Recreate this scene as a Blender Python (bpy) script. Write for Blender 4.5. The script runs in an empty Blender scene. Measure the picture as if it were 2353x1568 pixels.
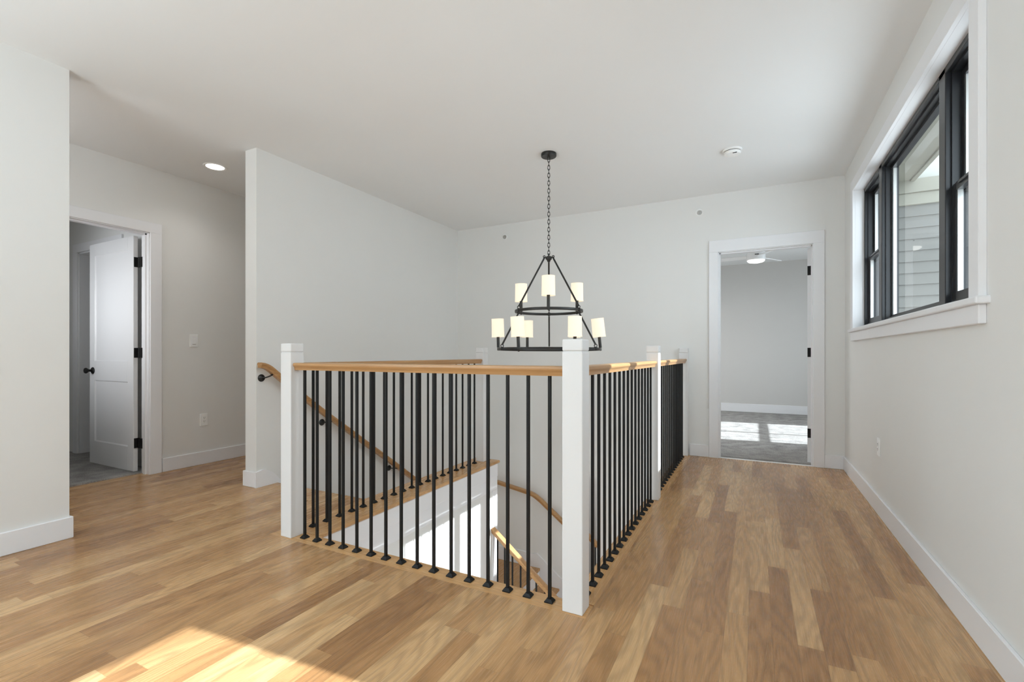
import bpy, bmesh, math, random
from mathutils import Vector, Matrix
random.seed(7)
PI = math.pi
SC = bpy.context.scene
COL = SC.collection

# ------------------------------------------------------------------ plan of the landing (metres)
H = 2.747                      # ceiling height
XR, YF, XL, XH = 0.746, 5.328, -3.577, -4.815
Y1, Y2 = 1.264, 2.430          # hall opening in the left wall
NW = 0.090                     # newel width
RX, FY, LX = -0.675, 1.898, -2.457   # baluster lines: right, front, left
VOID_L, VOID_R, VOID_F = -2.305, -0.730, 1.957
CAP_L, CAP_END = -2.585, 4.195
SLAB = 0.30
ZLOW = -3.118                  # floor of the storey below
RISE, GO = 0.195, 0.255

# ------------------------------------------------------------------ mesh helpers
class MB:
    def __init__(s): s.bm = bmesh.new()
    def box(s, x0, x1, y0, y1, z0, z1, bev=0.0, seg=1):
        r = bmesh.ops.create_cube(s.bm, size=1.0)
        vs = r['verts']
        for v in vs:
            v.co.x = x0 + (v.co.x + .5) * (x1 - x0)
            v.co.y = y0 + (v.co.y + .5) * (y1 - y0)
            v.co.z = z0 + (v.co.z + .5) * (z1 - z0)
        if bev > 0:
            es = list({e for v in vs for e in v.link_edges})
            bmesh.ops.bevel(s.bm, geom=es, offset=bev, segments=seg, affect='EDGES', profile=.5)
        return s
    def obox(s, c, size, M=None, bev=0.0, seg=1):
        r = bmesh.ops.create_cube(s.bm, size=1.0)
        vs = r['verts']
        for v in vs:
            v.co = Vector((v.co.x * size[0], v.co.y * size[1], v.co.z * size[2]))
        if bev > 0:
            es = list({e for v in vs for e in v.link_edges})
            rr = bmesh.ops.bevel(s.bm, geom=es, offset=bev, segments=seg, affect='EDGES', profile=.5)
            vs = list({v for v in rr['verts']} | {v for v in vs if v.is_valid})
            comp, todo = set(), [vs[0]]
            while todo:
                v = todo.pop()
                if v in comp: continue
                comp.add(v)
                todo += [e.other_vert(v) for e in v.link_edges]
            vs = list(comp)
        for v in vs:
            v.co = (M @ v.co if M else v.co) + Vector(c)
        return s
    def prism(s, pts, axis, a, b):
        """polygon pts extruded along axis ('x','y','z') from a to b; pts in the other two axes, in order"""
        def mk(p, t):
            if axis == 'x': return (t, p[0], p[1])
            if axis == 'y': return (p[0], t, p[1])
            return (p[0], p[1], t)
        A = [s.bm.verts.new(mk(p, a)) for p in pts]
        B = [s.bm.verts.new(mk(p, b)) for p in pts]
        n = len(pts)
        s.bm.faces.new(A); s.bm.faces.new(B[::-1])
        for i in range(n):
            s.bm.faces.new((A[i], B[i], B[(i + 1) % n], A[(i + 1) % n]))
        return s
    def sweep(s, path, prof, up=Vector((0, 0, 1)), closed=False, cap=True):
        """closed 2-D profile (side, up) swept along a 3-D path"""
        path = [Vector(p) for p in path]
        n = len(path); rings = []
        for i, p in enumerate(path):
            if closed: t = path[(i + 1) % n] - path[i - 1]
            elif i == 0: t = path[1] - p
            elif i == n - 1: t = p - path[i - 1]
            else:
                a = (p - path[i - 1]).normalized(); b = (path[i + 1] - p).normalized(); t = a + b
            t.normalize()
            sd = t.cross(up)
            if sd.length < 1e-6: sd = Vector((1, 0, 0))
            sd.normalize(); u = sd.cross(t).normalized()
            rings.append([s.bm.verts.new(p + sd * q[0] + u * q[1]) for q in prof])
        m = len(prof)
        for i in range(n if closed else n - 1):
            A, B = rings[i], rings[(i + 1) % n]
            for k in range(m):
                s.bm.faces.new((A[k], A[(k + 1) % m], B[(k + 1) % m], B[k]))
        if cap and not closed:
            s.bm.faces.new(rings[0][::-1]); s.bm.faces.new(rings[-1])
        return s
    def tube(s, path, r, n=10, closed=False):
        prof = [(r * math.cos(2 * PI * k / n), r * math.sin(2 * PI * k / n)) for k in range(n)]
        return s.sweep(path, prof, closed=closed)
    def lathe(s, prof, c, axis='z', n=32):
        """prof: list of (radius, height) along axis from point c"""
        c = Vector(c); rings = []
        for r, h in prof:
            ring = []
            if r < 1e-6:
                q = {'z': Vector((0, 0, h)), 'x': Vector((h, 0, 0)), 'y': Vector((0, h, 0))}[axis]
                ring = [s.bm.verts.new(c + q)]
            else:
                for k in range(n):
                    a = 2 * PI * k / n; u, w = r * math.cos(a), r * math.sin(a)
                    q = {'z': Vector((u, w, h)), 'x': Vector((h, u, w)), 'y': Vector((u, h, w))}[axis]
                    ring.append(s.bm.verts.new(c + q))
            rings.append(ring)
        for A, B in zip(rings, rings[1:]):
            for k in range(n):
                k2 = (k + 1) % n
                if len(A) == 1 and len(B) == 1: break
                if len(A) == 1: s.bm.faces.new((A[0], B[k2], B[k]))
                elif len(B) == 1: s.bm.faces.new((A[k], A[k2], B[0]))
                else: s.bm.faces.new((A[k], A[k2], B[k2], B[k]))
        return s
    def build(s, name, m, parent=None, smooth=False, angle=40):
        bmesh.ops.recalc_face_normals(s.bm, faces=s.bm.faces)
        me = bpy.data.meshes.new(name)
        s.bm.to_mesh(me); s.bm.free()
        me.materials.append(m)
        o = bpy.data.objects.new(name, me)
        COL.objects.link(o)
        if parent: o.parent = parent; o.matrix_parent_inverse = parent.matrix_world.inverted()
        if smooth:
            for p in me.polygons: p.use_smooth = True
            try: me.set_sharp_from_angle(angle=math.radians(angle))
            except Exception: pass
        return o

def tag(o, label, cat, group=None, kind=None):
    o['label'] = label; o['category'] = cat
    if group: o['group'] = group
    if kind: o['kind'] = kind
    return o

def thing(name, label, cat, loc=(0, 0, 0), group=None, kind=None):
    o = bpy.data.objects.new(name, None)
    o.empty_display_size = .1
    COL.objects.link(o); o.location = loc
    bpy.context.view_layer.update()
    return tag(o, label, cat, group, kind)

def struct(name, mb, m, label, cat, parent=None, smooth=False):
    o = mb.build(name, m, parent, smooth)
    if parent is None: tag(o, label, cat, kind='structure')
    return o

def copy_part(o, parent, dx=(0, 0, 0)):
    c = o.copy(); COL.objects.link(c)
    c.parent = parent
    c.matrix_parent_inverse = o.matrix_parent_inverse.copy()
    c.location = o.location + Vector(dx)
    return c

# ------------------------------------------------------------------ materials
def new_mat(name):
    m = bpy.data.materials.new(name); m.use_nodes = True
    nt = m.node_tree; nt.nodes.clear()
    out = nt.nodes.new('ShaderNodeOutputMaterial')
    b = nt.nodes.new('ShaderNodeBsdfPrincipled')
    nt.links.new(b.outputs[0], out.inputs[0])
    return m, nt, b, out

def N(nt, typ, **kw):
    n = nt.nodes.new(typ)
    for k, v in kw.items():
        if k == 'ins':
            for kk, vv in v.items(): n.inputs[kk].default_value = vv
        else: setattr(n, k, v)
    return n

def L(nt, a, b): nt.links.new(a, b)

def math_n(nt, op, a, b=None, c=None):
    n = nt.nodes.new('ShaderNodeMath'); n.operation = op
    for i, v in enumerate((a, b, c)):
        if v is None: continue
        if isinstance(v, (int, float)): n.inputs[i].default_value = v
        else: nt.links.new(v, n.inputs[i])
    return n.outputs[0]

def plain(name, col, rough=.5, metal=0.0, bump=0.0, bscale=200, var=0.03, spec=.5, vscale=3.0):
    m, nt, b, out = new_mat(name)
    tc = N(nt, 'ShaderNodeTexCoord')
    no = N(nt, 'ShaderNodeTexNoise', ins={'Scale': vscale, 'Detail': 3.0})
    L(nt, tc.outputs['Object'], no.inputs['Vector'])
    mx = N(nt, 'ShaderNodeMix', data_type='RGBA')
    mx.inputs[6].default_value = (*[c * (1 - var) for c in col], 1)
    mx.inputs[7].default_value = (*[min(1, c * (1 + var)) for c in col], 1)
    L(nt, no.outputs[0], mx.inputs[0]); L(nt, mx.outputs[2], b.inputs['Base Color'])
    b.inputs['Roughness'].default_value = rough
    b.inputs['Metallic'].default_value = metal
    b.inputs['Specular IOR Level'].default_value = spec
    if bump > 0:
        n2 = N(nt, 'ShaderNodeTexNoise', ins={'Scale': bscale, 'Detail': 2.0})
        L(nt, tc.outputs['Object'], n2.inputs['Vector'])
        bp = N(nt, 'ShaderNodeBump', ins={'Strength': bump, 'Distance': .002})
        L(nt, n2.outputs[0], bp.inputs['Height']); L(nt, bp.outputs[0], b.inputs['Normal'])
    return m

def oak_floor(name, boards=True, along='y', width=.0826, tint=(1, 1, 1), rough=.27):
    """strip oak: each board has its own tone, its own grain and cathedral figure"""
    m, nt, b, out = new_mat(name)
    tc = N(nt, 'ShaderNodeTexCoord')
    sep = N(nt, 'ShaderNodeSeparateXYZ'); L(nt, tc.outputs['Object'], sep.inputs[0])
    across, run = (sep.outputs[0], sep.outputs[1]) if along == 'y' else (sep.outputs[1], sep.outputs[0])
    if along == 'x': pass
    row_f = math_n(nt, 'MULTIPLY', math_n(nt, 'ADD', across, 20.013), 1 / width)
    row = math_n(nt, 'FLOOR', row_f)
    frac = math_n(nt, 'SUBTRACT', row_f, row)
    wn = N(nt, 'ShaderNodeTexWhiteNoise', noise_dimensions='1D'); L(nt, row, wn.inputs['W'])
    # board length differs per row, offset differs per row
    ln = math_n(nt, 'MULTIPLY_ADD', wn.outputs[0], .55, .62)
    ro = math_n(nt, 'MULTIPLY', math_n(nt, 'FRACT', math_n(nt, 'MULTIPLY', wn.outputs[0], 91.7)), 3.0)
    # warp run so that lengths vary along one row too
    wv = N(nt, 'ShaderNodeTexNoise', noise_dimensions='2D', ins={'Scale': 1.0, 'Detail': 0.0})
    cv = N(nt, 'ShaderNodeCombineXYZ'); L(nt, math_n(nt, 'MULTIPLY', run, .9), cv.inputs[0]); L(nt, math_n(nt, 'MULTIPLY', row, 7.31), cv.inputs[1])
    L(nt, cv.outputs[0], wv.inputs['Vector'])
    rw = math_n(nt, 'ADD', math_n(nt, 'ADD', run, math_n(nt, 'MULTIPLY', wv.outputs[0], .9)), math_n(nt, 'ADD', ro, 30.0))
    bl_f = math_n(nt, 'DIVIDE', rw, ln)
    bl = math_n(nt, 'FLOOR', bl_f)
    bfrac = math_n(nt, 'SUBTRACT', bl_f, bl)
    cid = N(nt, 'ShaderNodeCombineXYZ'); L(nt, row, cid.inputs[0]); L(nt, bl, cid.inputs[1])
    w2 = N(nt, 'ShaderNodeTexWhiteNoise', noise_dimensions='2D')
    L(nt, cid.outputs[0], w2.inputs['Vector'])
    sc = N(nt, 'ShaderNodeSeparateColor'); L(nt, w2.outputs['Color'], sc.inputs[0])
    # grain coordinates with a per-board jump
    gx = math_n(nt, 'ADD', across, math_n(nt, 'MULTIPLY', sc.outputs[0], 37.0) if boards else 0.0)
    gy = math_n(nt, 'ADD', run, math_n(nt, 'MULTIPLY', sc.outputs[1], 53.0) if boards else 0.0)
    g = N(nt, 'ShaderNodeCombineXYZ'); L(nt, gx, g.inputs[0]); L(nt, gy, g.inputs[1])
    mp1 = N(nt, 'ShaderNodeMapping'); mp1.inputs['Scale'].default_value = (8.0, 1.15, 1.0); L(nt, g.outputs[0], mp1.inputs[0])
    fig = N(nt, 'ShaderNodeTexNoise', ins={'Scale': 1.0, 'Detail': 1.2, 'Roughness': .4}); L(nt, mp1.outputs[0], fig.inputs['Vector'])
    # growth-ring lines: contours of the slow noise
    ring = math_n(nt, 'SINE', math_n(nt, 'ADD', math_n(nt, 'MULTIPLY', fig.outputs[0], 80.0), math_n(nt, 'MULTIPLY', gx, 70.0)))
    ring = math_n(nt, 'MULTIPLY_ADD', ring, .5, .5)
    ring = math_n(nt, 'POWER', ring, 1.6)
    mp2 = N(nt, 'ShaderNodeMapping'); mp2.inputs['Scale'].default_value = (330.0, 6.0, 1.0); L(nt, g.outputs[0], mp2.inputs[0])
    pores = N(nt, 'ShaderNodeTexNoise', ins={'Scale': 1.0, 'Detail': 3.0, 'Roughness': .6}); L(nt, mp2.outputs[0], pores.inputs['Vector'])
    mp3 = N(nt, 'ShaderNodeMapping'); mp3.inputs['Scale'].default_value = (26.0, 1.1, 1.0); L(nt, g.outputs[0], mp3.inputs[0])
    broad = N(nt, 'ShaderNodeTexNoise', ins={'Scale': 1.0, 'Detail': 2.0}); L(nt, mp3.outputs[0], broad.inputs['Vector'])
    # per-board tone ramp
    ramp = N(nt, 'ShaderNodeValToRGB')
    cr = ramp.color_ramp
    tones = [(0.0, (.285, .143, .058)), (.22, (.365, .192, .080)), (.5, (.435, .242, .104)), (.78, (.505, .300, .138)), (1.0, (.575, .365, .180))]
    cr.elements[0].position = 0; cr.elements[0].color = (*[a * t for a, t in zip(tones[0][1], tint)], 1)
    cr.elements[1].position = 1; cr.elements[1].color = (*[a * t for a, t in zip(tones[4][1], tint)], 1)
    for p_, c_ in tones[1:4]:
        e = cr.elements.new(p_); e.color = (*[a * t for a, t in zip(c_, tint)], 1)
    if boards:
        tone = math_n(nt, 'ADD', math_n(nt, 'MULTIPLY', sc.outputs[2], .92), math_n(nt, 'MULTIPLY', broad.outputs[0], .34))
        tone = math_n(nt, 'SUBTRACT', tone, .10)
    else:
        tone = math_n(nt, 'MULTIPLY_ADD', broad.outputs[0], .5, .38)
    L(nt, tone, ramp.inputs[0])
    dk = math_n(nt, 'SUBTRACT', 1.0, math_n(nt, 'MULTIPLY', ring, .23 if boards else .12))
    dk = math_n(nt, 'MULTIPLY', dk, math_n(nt, 'MULTIPLY_ADD', pores.outputs[0], .26, .96))
    if boards:
        # thin joints between boards
        e1 = math_n(nt, 'LESS_THAN', math_n(nt, 'ABSOLUTE', math_n(nt, 'SUBTRACT', frac, .5)), .489)
        e2 = math_n(nt, 'GREATER_THAN', math_n(nt, 'MULTIPLY', bfrac, ln), .0016)
        joint = math_n(nt, 'MULTIPLY', e1, e2)
        dk = math_n(nt, 'MULTIPLY', dk, math_n(nt, 'MULTIPLY_ADD', joint, .25, .75))
    mul = N(nt, 'ShaderNodeMix', data_type='RGBA', blend_type='MULTIPLY'); mul.inputs[0].default_value = 1
    L(nt, ramp.outputs[0], mul.inputs[6])
    cc = N(nt, 'ShaderNodeCombineColor'); [L(nt, dk, cc.inputs[i]) for i in range(3)]
    L(nt, cc.outputs[0], mul.inputs[7])
    L(nt, mul.outputs[2], b.inputs['Base Color'])
    rr = math_n(nt, 'MULTIPLY_ADD', pores.outputs[0], .12, rough - .06)
    L(nt, rr, b.inputs['Roughness'])
    b.inputs['Specular IOR Level'].default_value = .42
    bp = N(nt, 'ShaderNodeBump', ins={'Strength': .12, 'Distance': .0006})
    L(nt, dk, bp.inputs['Height']); L(nt, bp.outputs[0], b.inputs['Normal'])
    return m

def oak_rail(name, axis, tint=(1, 1, 1)):
    m, nt, b, out = new_mat(name)
    tc = N(nt, 'ShaderNodeTexCoord')
    mp = N(nt, 'ShaderNodeMapping')
    sc = [90.0, 90.0, 90.0]; sc['xyz'.index(axis)] = 2.2
    mp.inputs['Scale'].default_value = sc
    L(nt, tc.outputs['Object'], mp.inputs[0])
    no = N(nt, 'ShaderNodeTexNoise', ins={'Scale': 1.0, 'Detail': 4.0, 'Roughness': .6}); L(nt, mp.outputs[0], no.inputs['Vector'])
    ramp = N(nt, 'ShaderNodeValToRGB'); cr = ramp.color_ramp
    cr.elements[0].position = .28; cr.elements[0].color = (.37 * tint[0], .19 * tint[1], .072 * tint[2], 1)
    cr.elements[1].position = .72; cr.elements[1].color = (.56 * tint[0], .325 * tint[1], .145 * tint[2], 1)
    L(nt, no.outputs[0], ramp.inputs[0]); L(nt, ramp.outputs[0], b.inputs['Base Color'])
    b.inputs['Roughness'].default_value = .32
    return m

def carpet_mat(name):
    m, nt, b, out = new_mat(name)
    tc = N(nt, 'ShaderNodeTexCoord')
    n1 = N(nt, 'ShaderNodeTexNoise', ins={'Scale': 170.0, 'Detail': 3.0, 'Roughness': .8}); L(nt, tc.outputs['Object'], n1.inputs['Vector'])
    n2 = N(nt, 'ShaderNodeTexNoise', ins={'Scale': 7.0, 'Detail': 3.0}); L(nt, tc.outputs['Object'], n2.inputs['Vector'])
    v = math_n(nt, 'ADD', n1.outputs[0], math_n(nt, 'MULTIPLY', n2.outputs[0], .35))
    ramp = N(nt, 'ShaderNodeValToRGB'); cr = ramp.color_ramp
    cr.elements[0].position = .48; cr.elements[0].color = (.13, .122, .118, 1)
    cr.elements[1].position = .88; cr.elements[1].color = (.62, .60, .575, 1)
    L(nt, v, ramp.inputs[0]); L(nt, ramp.outputs[0], b.inputs['Base Color'])
    b.inputs['Roughness'].default_value = 1.0; b.inputs['Specular IOR Level'].default_value = .05
    bp = N(nt, 'ShaderNodeBump', ins={'Strength': .8, 'Distance': .01}); L(nt, v, bp.inputs['Height']); L(nt, bp.outputs[0], b.inputs['Normal'])
    return m

def glass_mat(name):
    m = bpy.data.materials.new(name); m.use_nodes = True
    nt = m.node_tree; nt.nodes.clear()
    out = nt.nodes.new('ShaderNodeOutputMaterial')
    tr = N(nt, 'ShaderNodeBsdfTransparent'); tr.inputs[0].default_value = (.965, .975, .97, 1)
    gl = N(nt, 'ShaderNodeBsdfGlossy'); gl.inputs['Roughness'].default_value = .02
    fr = N(nt, 'ShaderNodeFresnel', ins={'IOR': 1.45})
    mx = N(nt, 'ShaderNodeMixShader')
    ge = N(nt, 'ShaderNodeNewGeometry')
    fac = math_n(nt, 'MULTIPLY', fr.outputs[0], math_n(nt, 'SUBTRACT', 1.0, ge.outputs['Backfacing']))
    L(nt, fac, mx.inputs[0]); L(nt, tr.outputs[0], mx.inputs[1]); L(nt, gl.outputs[0], mx.inputs[2]); L(nt, mx.outputs[0], out.inputs[0])
    return m

def emit_mat(name, col, strength, base=(.8, .8, .8)):
    m, nt, b, out = new_mat(name)
    b.inputs['Base Color'].default_value = (*base, 1)
    b.inputs['Roughness'].default_value = .7
    tc = N(nt, 'ShaderNodeTexCoord')
    no = N(nt, 'ShaderNodeTexNoise', ins={'Scale': 40.0, 'Detail': 2.0}); L(nt, tc.outputs['Object'], no.inputs['Vector'])
    st = math_n(nt, 'MULTIPLY_ADD', no.outputs[0], strength * .08, strength * .96)
    b.inputs['Emission Color'].default_value = (*col, 1)
    L(nt, st, b.inputs['Emission Strength'])
    return m

def siding_mat(name):
    return plain(name, (.138, .133, .122), rough=.7, var=.05, bump=.15, bscale=60)

M = {}
M['wall'] = plain('wall_paint', (.79, .786, .768), rough=.62, var=.008, bump=.08, bscale=350, spec=.3)
M['ceil'] = plain('ceiling_paint', (.85, .862, .866), rough=.9, var=.006, bump=.05, bscale=350, spec=.1)
M['trim'] = plain('white_trim_paint', (.83, .83, .845), rough=.38, var=.006, spec=.4)
M['newel'] = plain('white_newel_paint', (.745, .742, .74), rough=.38, var=.006, spec=.4)
M['door'] = plain('white_door_paint', (.78, .78, .79), rough=.35, var=.006, spec=.45)
M['black'] = plain('black_iron', (.011, .0105, .010), rough=.5, var=.1, bump=.1, bscale=90, spec=.22)
M['bronze'] = plain('dark_bronze', (.022, .020, .018), rough=.40, var=.12, metal=.2)
M['frame'] = plain('black_window_vinyl', (.014, .014, .016), rough=.33, var=.05, spec=.5)
M['plastic'] = plain('white_plastic', (.90, .90, .89), rough=.35, var=.004)
M['slot'] = plain('dark_slot', (.02, .02, .02), rough=.6)
M['steel'] = plain('brushed_steel', (.55, .54, .52), rough=.35, metal=.8)
M['fanw'] = plain('white_fan_enamel', (.88, .88, .88), rough=.4, var=.005)
M['floor'] = oak_floor('oak_strip_floor')
M['border_x'] = oak_floor('oak_border_across', boards=False, along='x', tint=(1.18, 1.16, 1.1))
M['border_y'] = oak_floor('oak_border_along', boards=False, along='y', tint=(1.12, 1.1, 1.06))
M['tread'] = oak_floor('oak_tread', boards=False, along='y', tint=(.95, .92, .85))
M['rail_x'] = oak_rail('oak_rail_across', 'x')
M['rail_y'] = oak_rail('oak_rail_along', 'y')
M['carpet'] = carpet_mat('grey_carpet')
M['glass'] = glass_mat('window_glass')
M['shade'] = emit_mat('lit_linen_shade', (1.0, .85, .62), .66, (.55, .52, .46))
M['led'] = emit_mat('lit_downlight_lens', (1.0, .96, .90), 9.0)
M['fanlight'] = emit_mat('lit_fan_lens', (1.0, .97, .93), 1.1)
M['siding'] = siding_mat('grey_green_siding')
M['extrim'] = plain('cream_exterior_trim', (.21, .20, .162), rough=.6)

# ================================================================== THE SHELL
# ---- floors
f = MB()
def slab(x0, x1, y0, y1): f.box(x0, x1, y0, y1, -SLAB, 0)
YB = -3.6                                             # back wall of the loft, behind the camera
slab(XL - .14, CAP_L, YB, 1.84)
slab(XH - .115, XL - .14, -.5, 1.84)
slab(CAP_L, VOID_R + .115, YB, 1.84)
slab(VOID_R + .115, XR, YB, YF)
slab(XH - .115, XL - .14, 1.84, 5.0)
slab(XL - .14, CAP_L, 1.84, 2.61)
slab(VOID_R + .115, XR, YF, YF + .115) if False else None
struct('floor', f, M['floor'], 'oak strip floor of the upper landing and hall', 'floor')
sub = MB().box(XR, XR + .001, 0, .1, -.3, -.29); sub.bm.free()

# oak border strips round the stairwell, with rounded nosings over the void
def nosed(pts_a, pts_b): pass
t = MB()
t.prism([(1.84, 0), (VOID_F - .008, 0), (VOID_F, -.008), (VOID_F, -.02), (VOID_F - .012, -.028), (VOID_F - .03, -SLAB), (1.84, -SLAB)], 'x', CAP_L, VOID_R + .115)
struct('trim_1', t, M['border_x'], 'oak border strip along the near edge of the stairwell', 'floor trim')
t = MB()
t.prism([(CAP_L, 0), (VOID_L - .008, 0), (VOID_L, -.008), (VOID_L, -.020), (VOID_L - .010, -.028), (CAP_L, -.028)], 'y', VOID_F, CAP_END)
struct('trim_2', t, M['border_y'], 'oak cap strip on top of the white wall beside the stairs', 'floor trim')
t = MB()
t.prism([(VOID_R + .115, 0), (VOID_R + .008, 0), (VOID_R, -.008), (VOID_R, -.020), (VOID_R + .02, -.028), (VOID_R + .03, -SLAB), (VOID_R + .115, -SLAB)], 'y', VOID_F, YF)
struct('trim_3', t, M['border_y'], 'oak border strip along the corridor edge of the stairwell', 'floor trim')

# ---- ceiling (loft, hall and stairwell) and its neighbours
c = MB().box(XL - .14, XR + .15, YB, YF + .115, H, H + .18).box(XH - .115, XL - .14, -.5, YF + .115, H, H + .18)
struct('ceiling', c, M['ceil'], 'smooth white ceiling of the landing', 'ceiling')

# ---- walls
WIN1 = (2.39, 4.79, 1.29, 2.44)
WIN2 = (.80, 1.385, 1.29, 2.44)
w = MB()
xo = XR + .16
w.box(XR, xo, YB, YF + .115, WIN1[3], H)
w.box(XR, xo, YB, YF + .115, -SLAB, WIN1[2])
w.box(XR, xo, YB, WIN2[0], WIN1[2], WIN1[3])
w.box(XR, xo, WIN2[1], WIN1[0], WIN1[2], WIN1[3])
w.box(XR, xo, WIN1[1], YF + .115, WIN1[2], WIN1[3])
struct('wall_right', w, M['wall'], 'pale wall with the black window along the corridor', 'wall')

DX0, DX1, DTOP = -.349, .507, 2.150                  # rough door opening in the far wall
OX0, OX1, OTOP = -1.98, -1.64, -.367                 # low pass-through beside the lower flight
w = MB()
y0, y1_ = YF, YF + .115
w.box(XL - .14, DX0, y0, y1_, OTOP, H)
w.box(DX0, DX1, y0, y1_, DTOP, H)
w.box(DX1, XR, y0, y1_, 0, H)
w.box(DX0, XR, y0, y1_, OTOP, -.0)
w.box(XL - .14, OX0, y0, y1_, ZLOW, OTOP)
w.box(OX1, 1.6, y0, y1_, ZLOW, OTOP)
struct('wall_far', w, M['wall'], 'pale far wall with the bedroom doorway', 'wall')

LW = (-3.4, -.3, .12, 2.55)                           # added unseen window, lets sky light in onto the right wall
w = MB().box(XL - .14, XL, YB, LW[0], 0, H).box(XL - .14, XL, LW[1], Y1, 0, H).box(XL - .14, XL, LW[0], LW[1], 0, LW[2]).box(XL - .14, XL, LW[0], LW[1], LW[3], H)
struct('wall_left', w, M['wall'], 'pale wall at the left edge in front of the hall', 'wall')
w = MB().box(XL - .14, XL, Y2, YF, -SLAB, H).box(XL - .14, XL, 1.5, YF, ZLOW, -SLAB)
struct('wall_stairwell', w, M['wall'], 'pale wall along the upper flight of stairs', 'wall')

LY0, LY1, LTOP = 1.440, 2.270, 2.180                 # rough door opening, hall
w = MB()
x0, x1 = XH - .115, XH
w.box(x0, x1, -.5, LY0, 0, H); w.box(x0, x1, LY1, 5.0, 0, H); w.box(x0, x1, LY0, LY1, LTOP, H)
struct('wall_hall', w, M['wall'], 'pale hall wall with the open white door', 'wall')
w = MB().box(XH, XL - .14, 4.88, 5.0, 0, H).box(XH, XL - .14, -.5, -.4, 0, H)
struct('wall_hallend', w, M['wall'], 'end wall of the hall', 'wall')

# back wall of the loft behind the camera
w = MB().box(XL - .14, xo, YB - .15, YB, -SLAB, H + .18)
struct('wall_back', w, M['wall'], 'plain wall behind the viewer', 'wall')

# ---- storey below
w = MB().box(XL - .14, 1.6, .8, YF + 1.8, ZLOW - .2, ZLOW)
struct('floor_lower', w, M['floor'], 'oak floor at the foot of the stairs', 'floor')
w = MB().box(XL - .14, 1.6, .68, .8, ZLOW, -SLAB).box(1.6, 1.72, .68, YF + 1.8, ZLOW, -SLAB)
w.box(XL - .14, XL, .8, 1.5, ZLOW, -SLAB)
struct('wall_lower', w, M['wall'], 'pale walls of the storey below', 'wall')
w = MB().box(OX0 - .9, 1.6, YF + 1.68, YF + 1.8, ZLOW, OTOP + .1).box(OX0 - 1.0, OX0 - .9, YF + .115, YF + 1.8, ZLOW, OTOP + .1)
w.box(OX0 - 1.0, 1.6, YF + .115, YF + 1.8, OTOP, OTOP + .07)
struct('wall_passage', w, M['wall'], 'pale passage walls beyond the opening by the lower flight', 'wall')

# ---- the wall that carries the left railing
SW0, SW1 = -2.562, -2.332
w = MB().box(SW0, SW1, VOID_F - .03, 4.165, ZLOW, -.028)
struct('wall_stairs', w, M['wall'], 'white wall between the two flights under the left railing', 'wall')
t = MB().box(SW1, SW1 + .020, VOID_F, 4.165, -.155, -.028, .004).box(SW1, SW1 + .010, VOID_F, 4.165, -.285, -.155, .002)
t.box(SW0, SW1 + .008, 4.165, 4.178, -.285, -.028, .002)
struct('trim_4', t, M['trim'], 'white fascia boards under the oak cap strip', 'trim')
t = MB().box(SW1 - .075, SW1 + .010, 4.165, 4.176, ZLOW, -.285, .002).box(SW1, SW1 + .010, 4.082, 4.165, ZLOW, -.285, .002)
struct('trim_5', t, M['trim'], 'white corner board at the end of the stair wall', 'trim')

# ---- baseboards
BH, BT = .125, .015
def bboard(mb, x0, x1, y0, y1): mb.box(x0, x1, y0, y1, 0, BH, .003)
b_ = MB(); bboard(b_, XR - BT, XR, YB, YF - BT)
struct('baseboard_right', b_, M['trim'], 'white baseboard under the window wall', 'baseboard')
b_ = MB(); bboard(b_, -.62, -.4275, YF - BT, YF); bboard(b_, .5855, XR, YF - BT, YF)
struct('baseboard_far', b_, M['trim'], 'white baseboard either side of the bedroom doorway', 'baseboard')
b_ = MB(); bboard(b_, XL, XL + BT, YB, Y1 + BT); bboard(b_, XL - .14, XL, Y1, Y1 + BT); bboard(b_, XL - .14 - BT, XL - .14, -.4, Y1 + BT)
struct('baseboard_left', b_, M['trim'], 'white baseboard wrapping the end of the left wall', 'baseboard')
b_ = MB(); bboard(b_, XH, XH + BT, -.4, 1.345); bboard(b_, XH, XH + BT, 2.352, 4.88)
struct('baseboard_hall', b_, M['trim'], 'white baseboard along the hall wall', 'baseboard')
# stair wall: wraps the end, then eases over and follows the flight down
b_ = MB(); bboard(b_, XL - .14 - BT, XL - .14, Y2 - BT, 4.88); bboard(b_, XL - .14, XL, Y2 - BT, Y2)
prof = [(Y2 - BT, 0), (Y2 - BT, BH)]
for k in range(9):
    a = k / 8; prof.append((2.47 + .16 * a, BH + .012 - .11 * a * a))
sl = RISE / GO
yb2 = 4.40
prof += [(yb2, prof[-1][1] - sl * (yb2 - prof[-1][0])), (YF, prof[-1][1] - sl * (yb2 - prof[-1][0])), (YF, -1.75), (yb2, -1.75), (2.66, -.26), (2.60, 0)]
b_.prism(prof, 'x', XL, XL + BT)
struct('baseboard_stairwell', b_, M['trim'], 'white baseboard that bends down along the upper flight', 'baseboard')

# far skirt of the lower flight
zl = -8 * RISE
t = MB()
def nz(x): return zl - sl * (x + 2.352)
pts = [(XL + BT, zl - .2), (XL + BT, zl + .165), (-2.66, zl + .165), (-2.56, zl + .16), (-2.48, zl + .145), (-2.40, zl + .10), (-2.30, nz(-2.30) + .075), (-.60, nz(-.60) + .075), (-.60, ZLOW), (-1.1, ZLOW)]
pts = [(XL + BT, zl - .3), (XL + BT, zl + .165), (-2.66, zl + .165), (-2.56, zl + .16), (-2.48, zl + .148)]
pts += [(-2.40, nz(-2.40) + .135), (-.5, nz(-.5) + .135), (-.5, ZLOW), (-2.2, ZLOW)]
t.prism(pts, 'y', YF - BT, YF)
struct('baseboard_lowerflight', t, M['trim'], 'white skirt board stepping down the far wall by the lower flight', 'baseboard')

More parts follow.
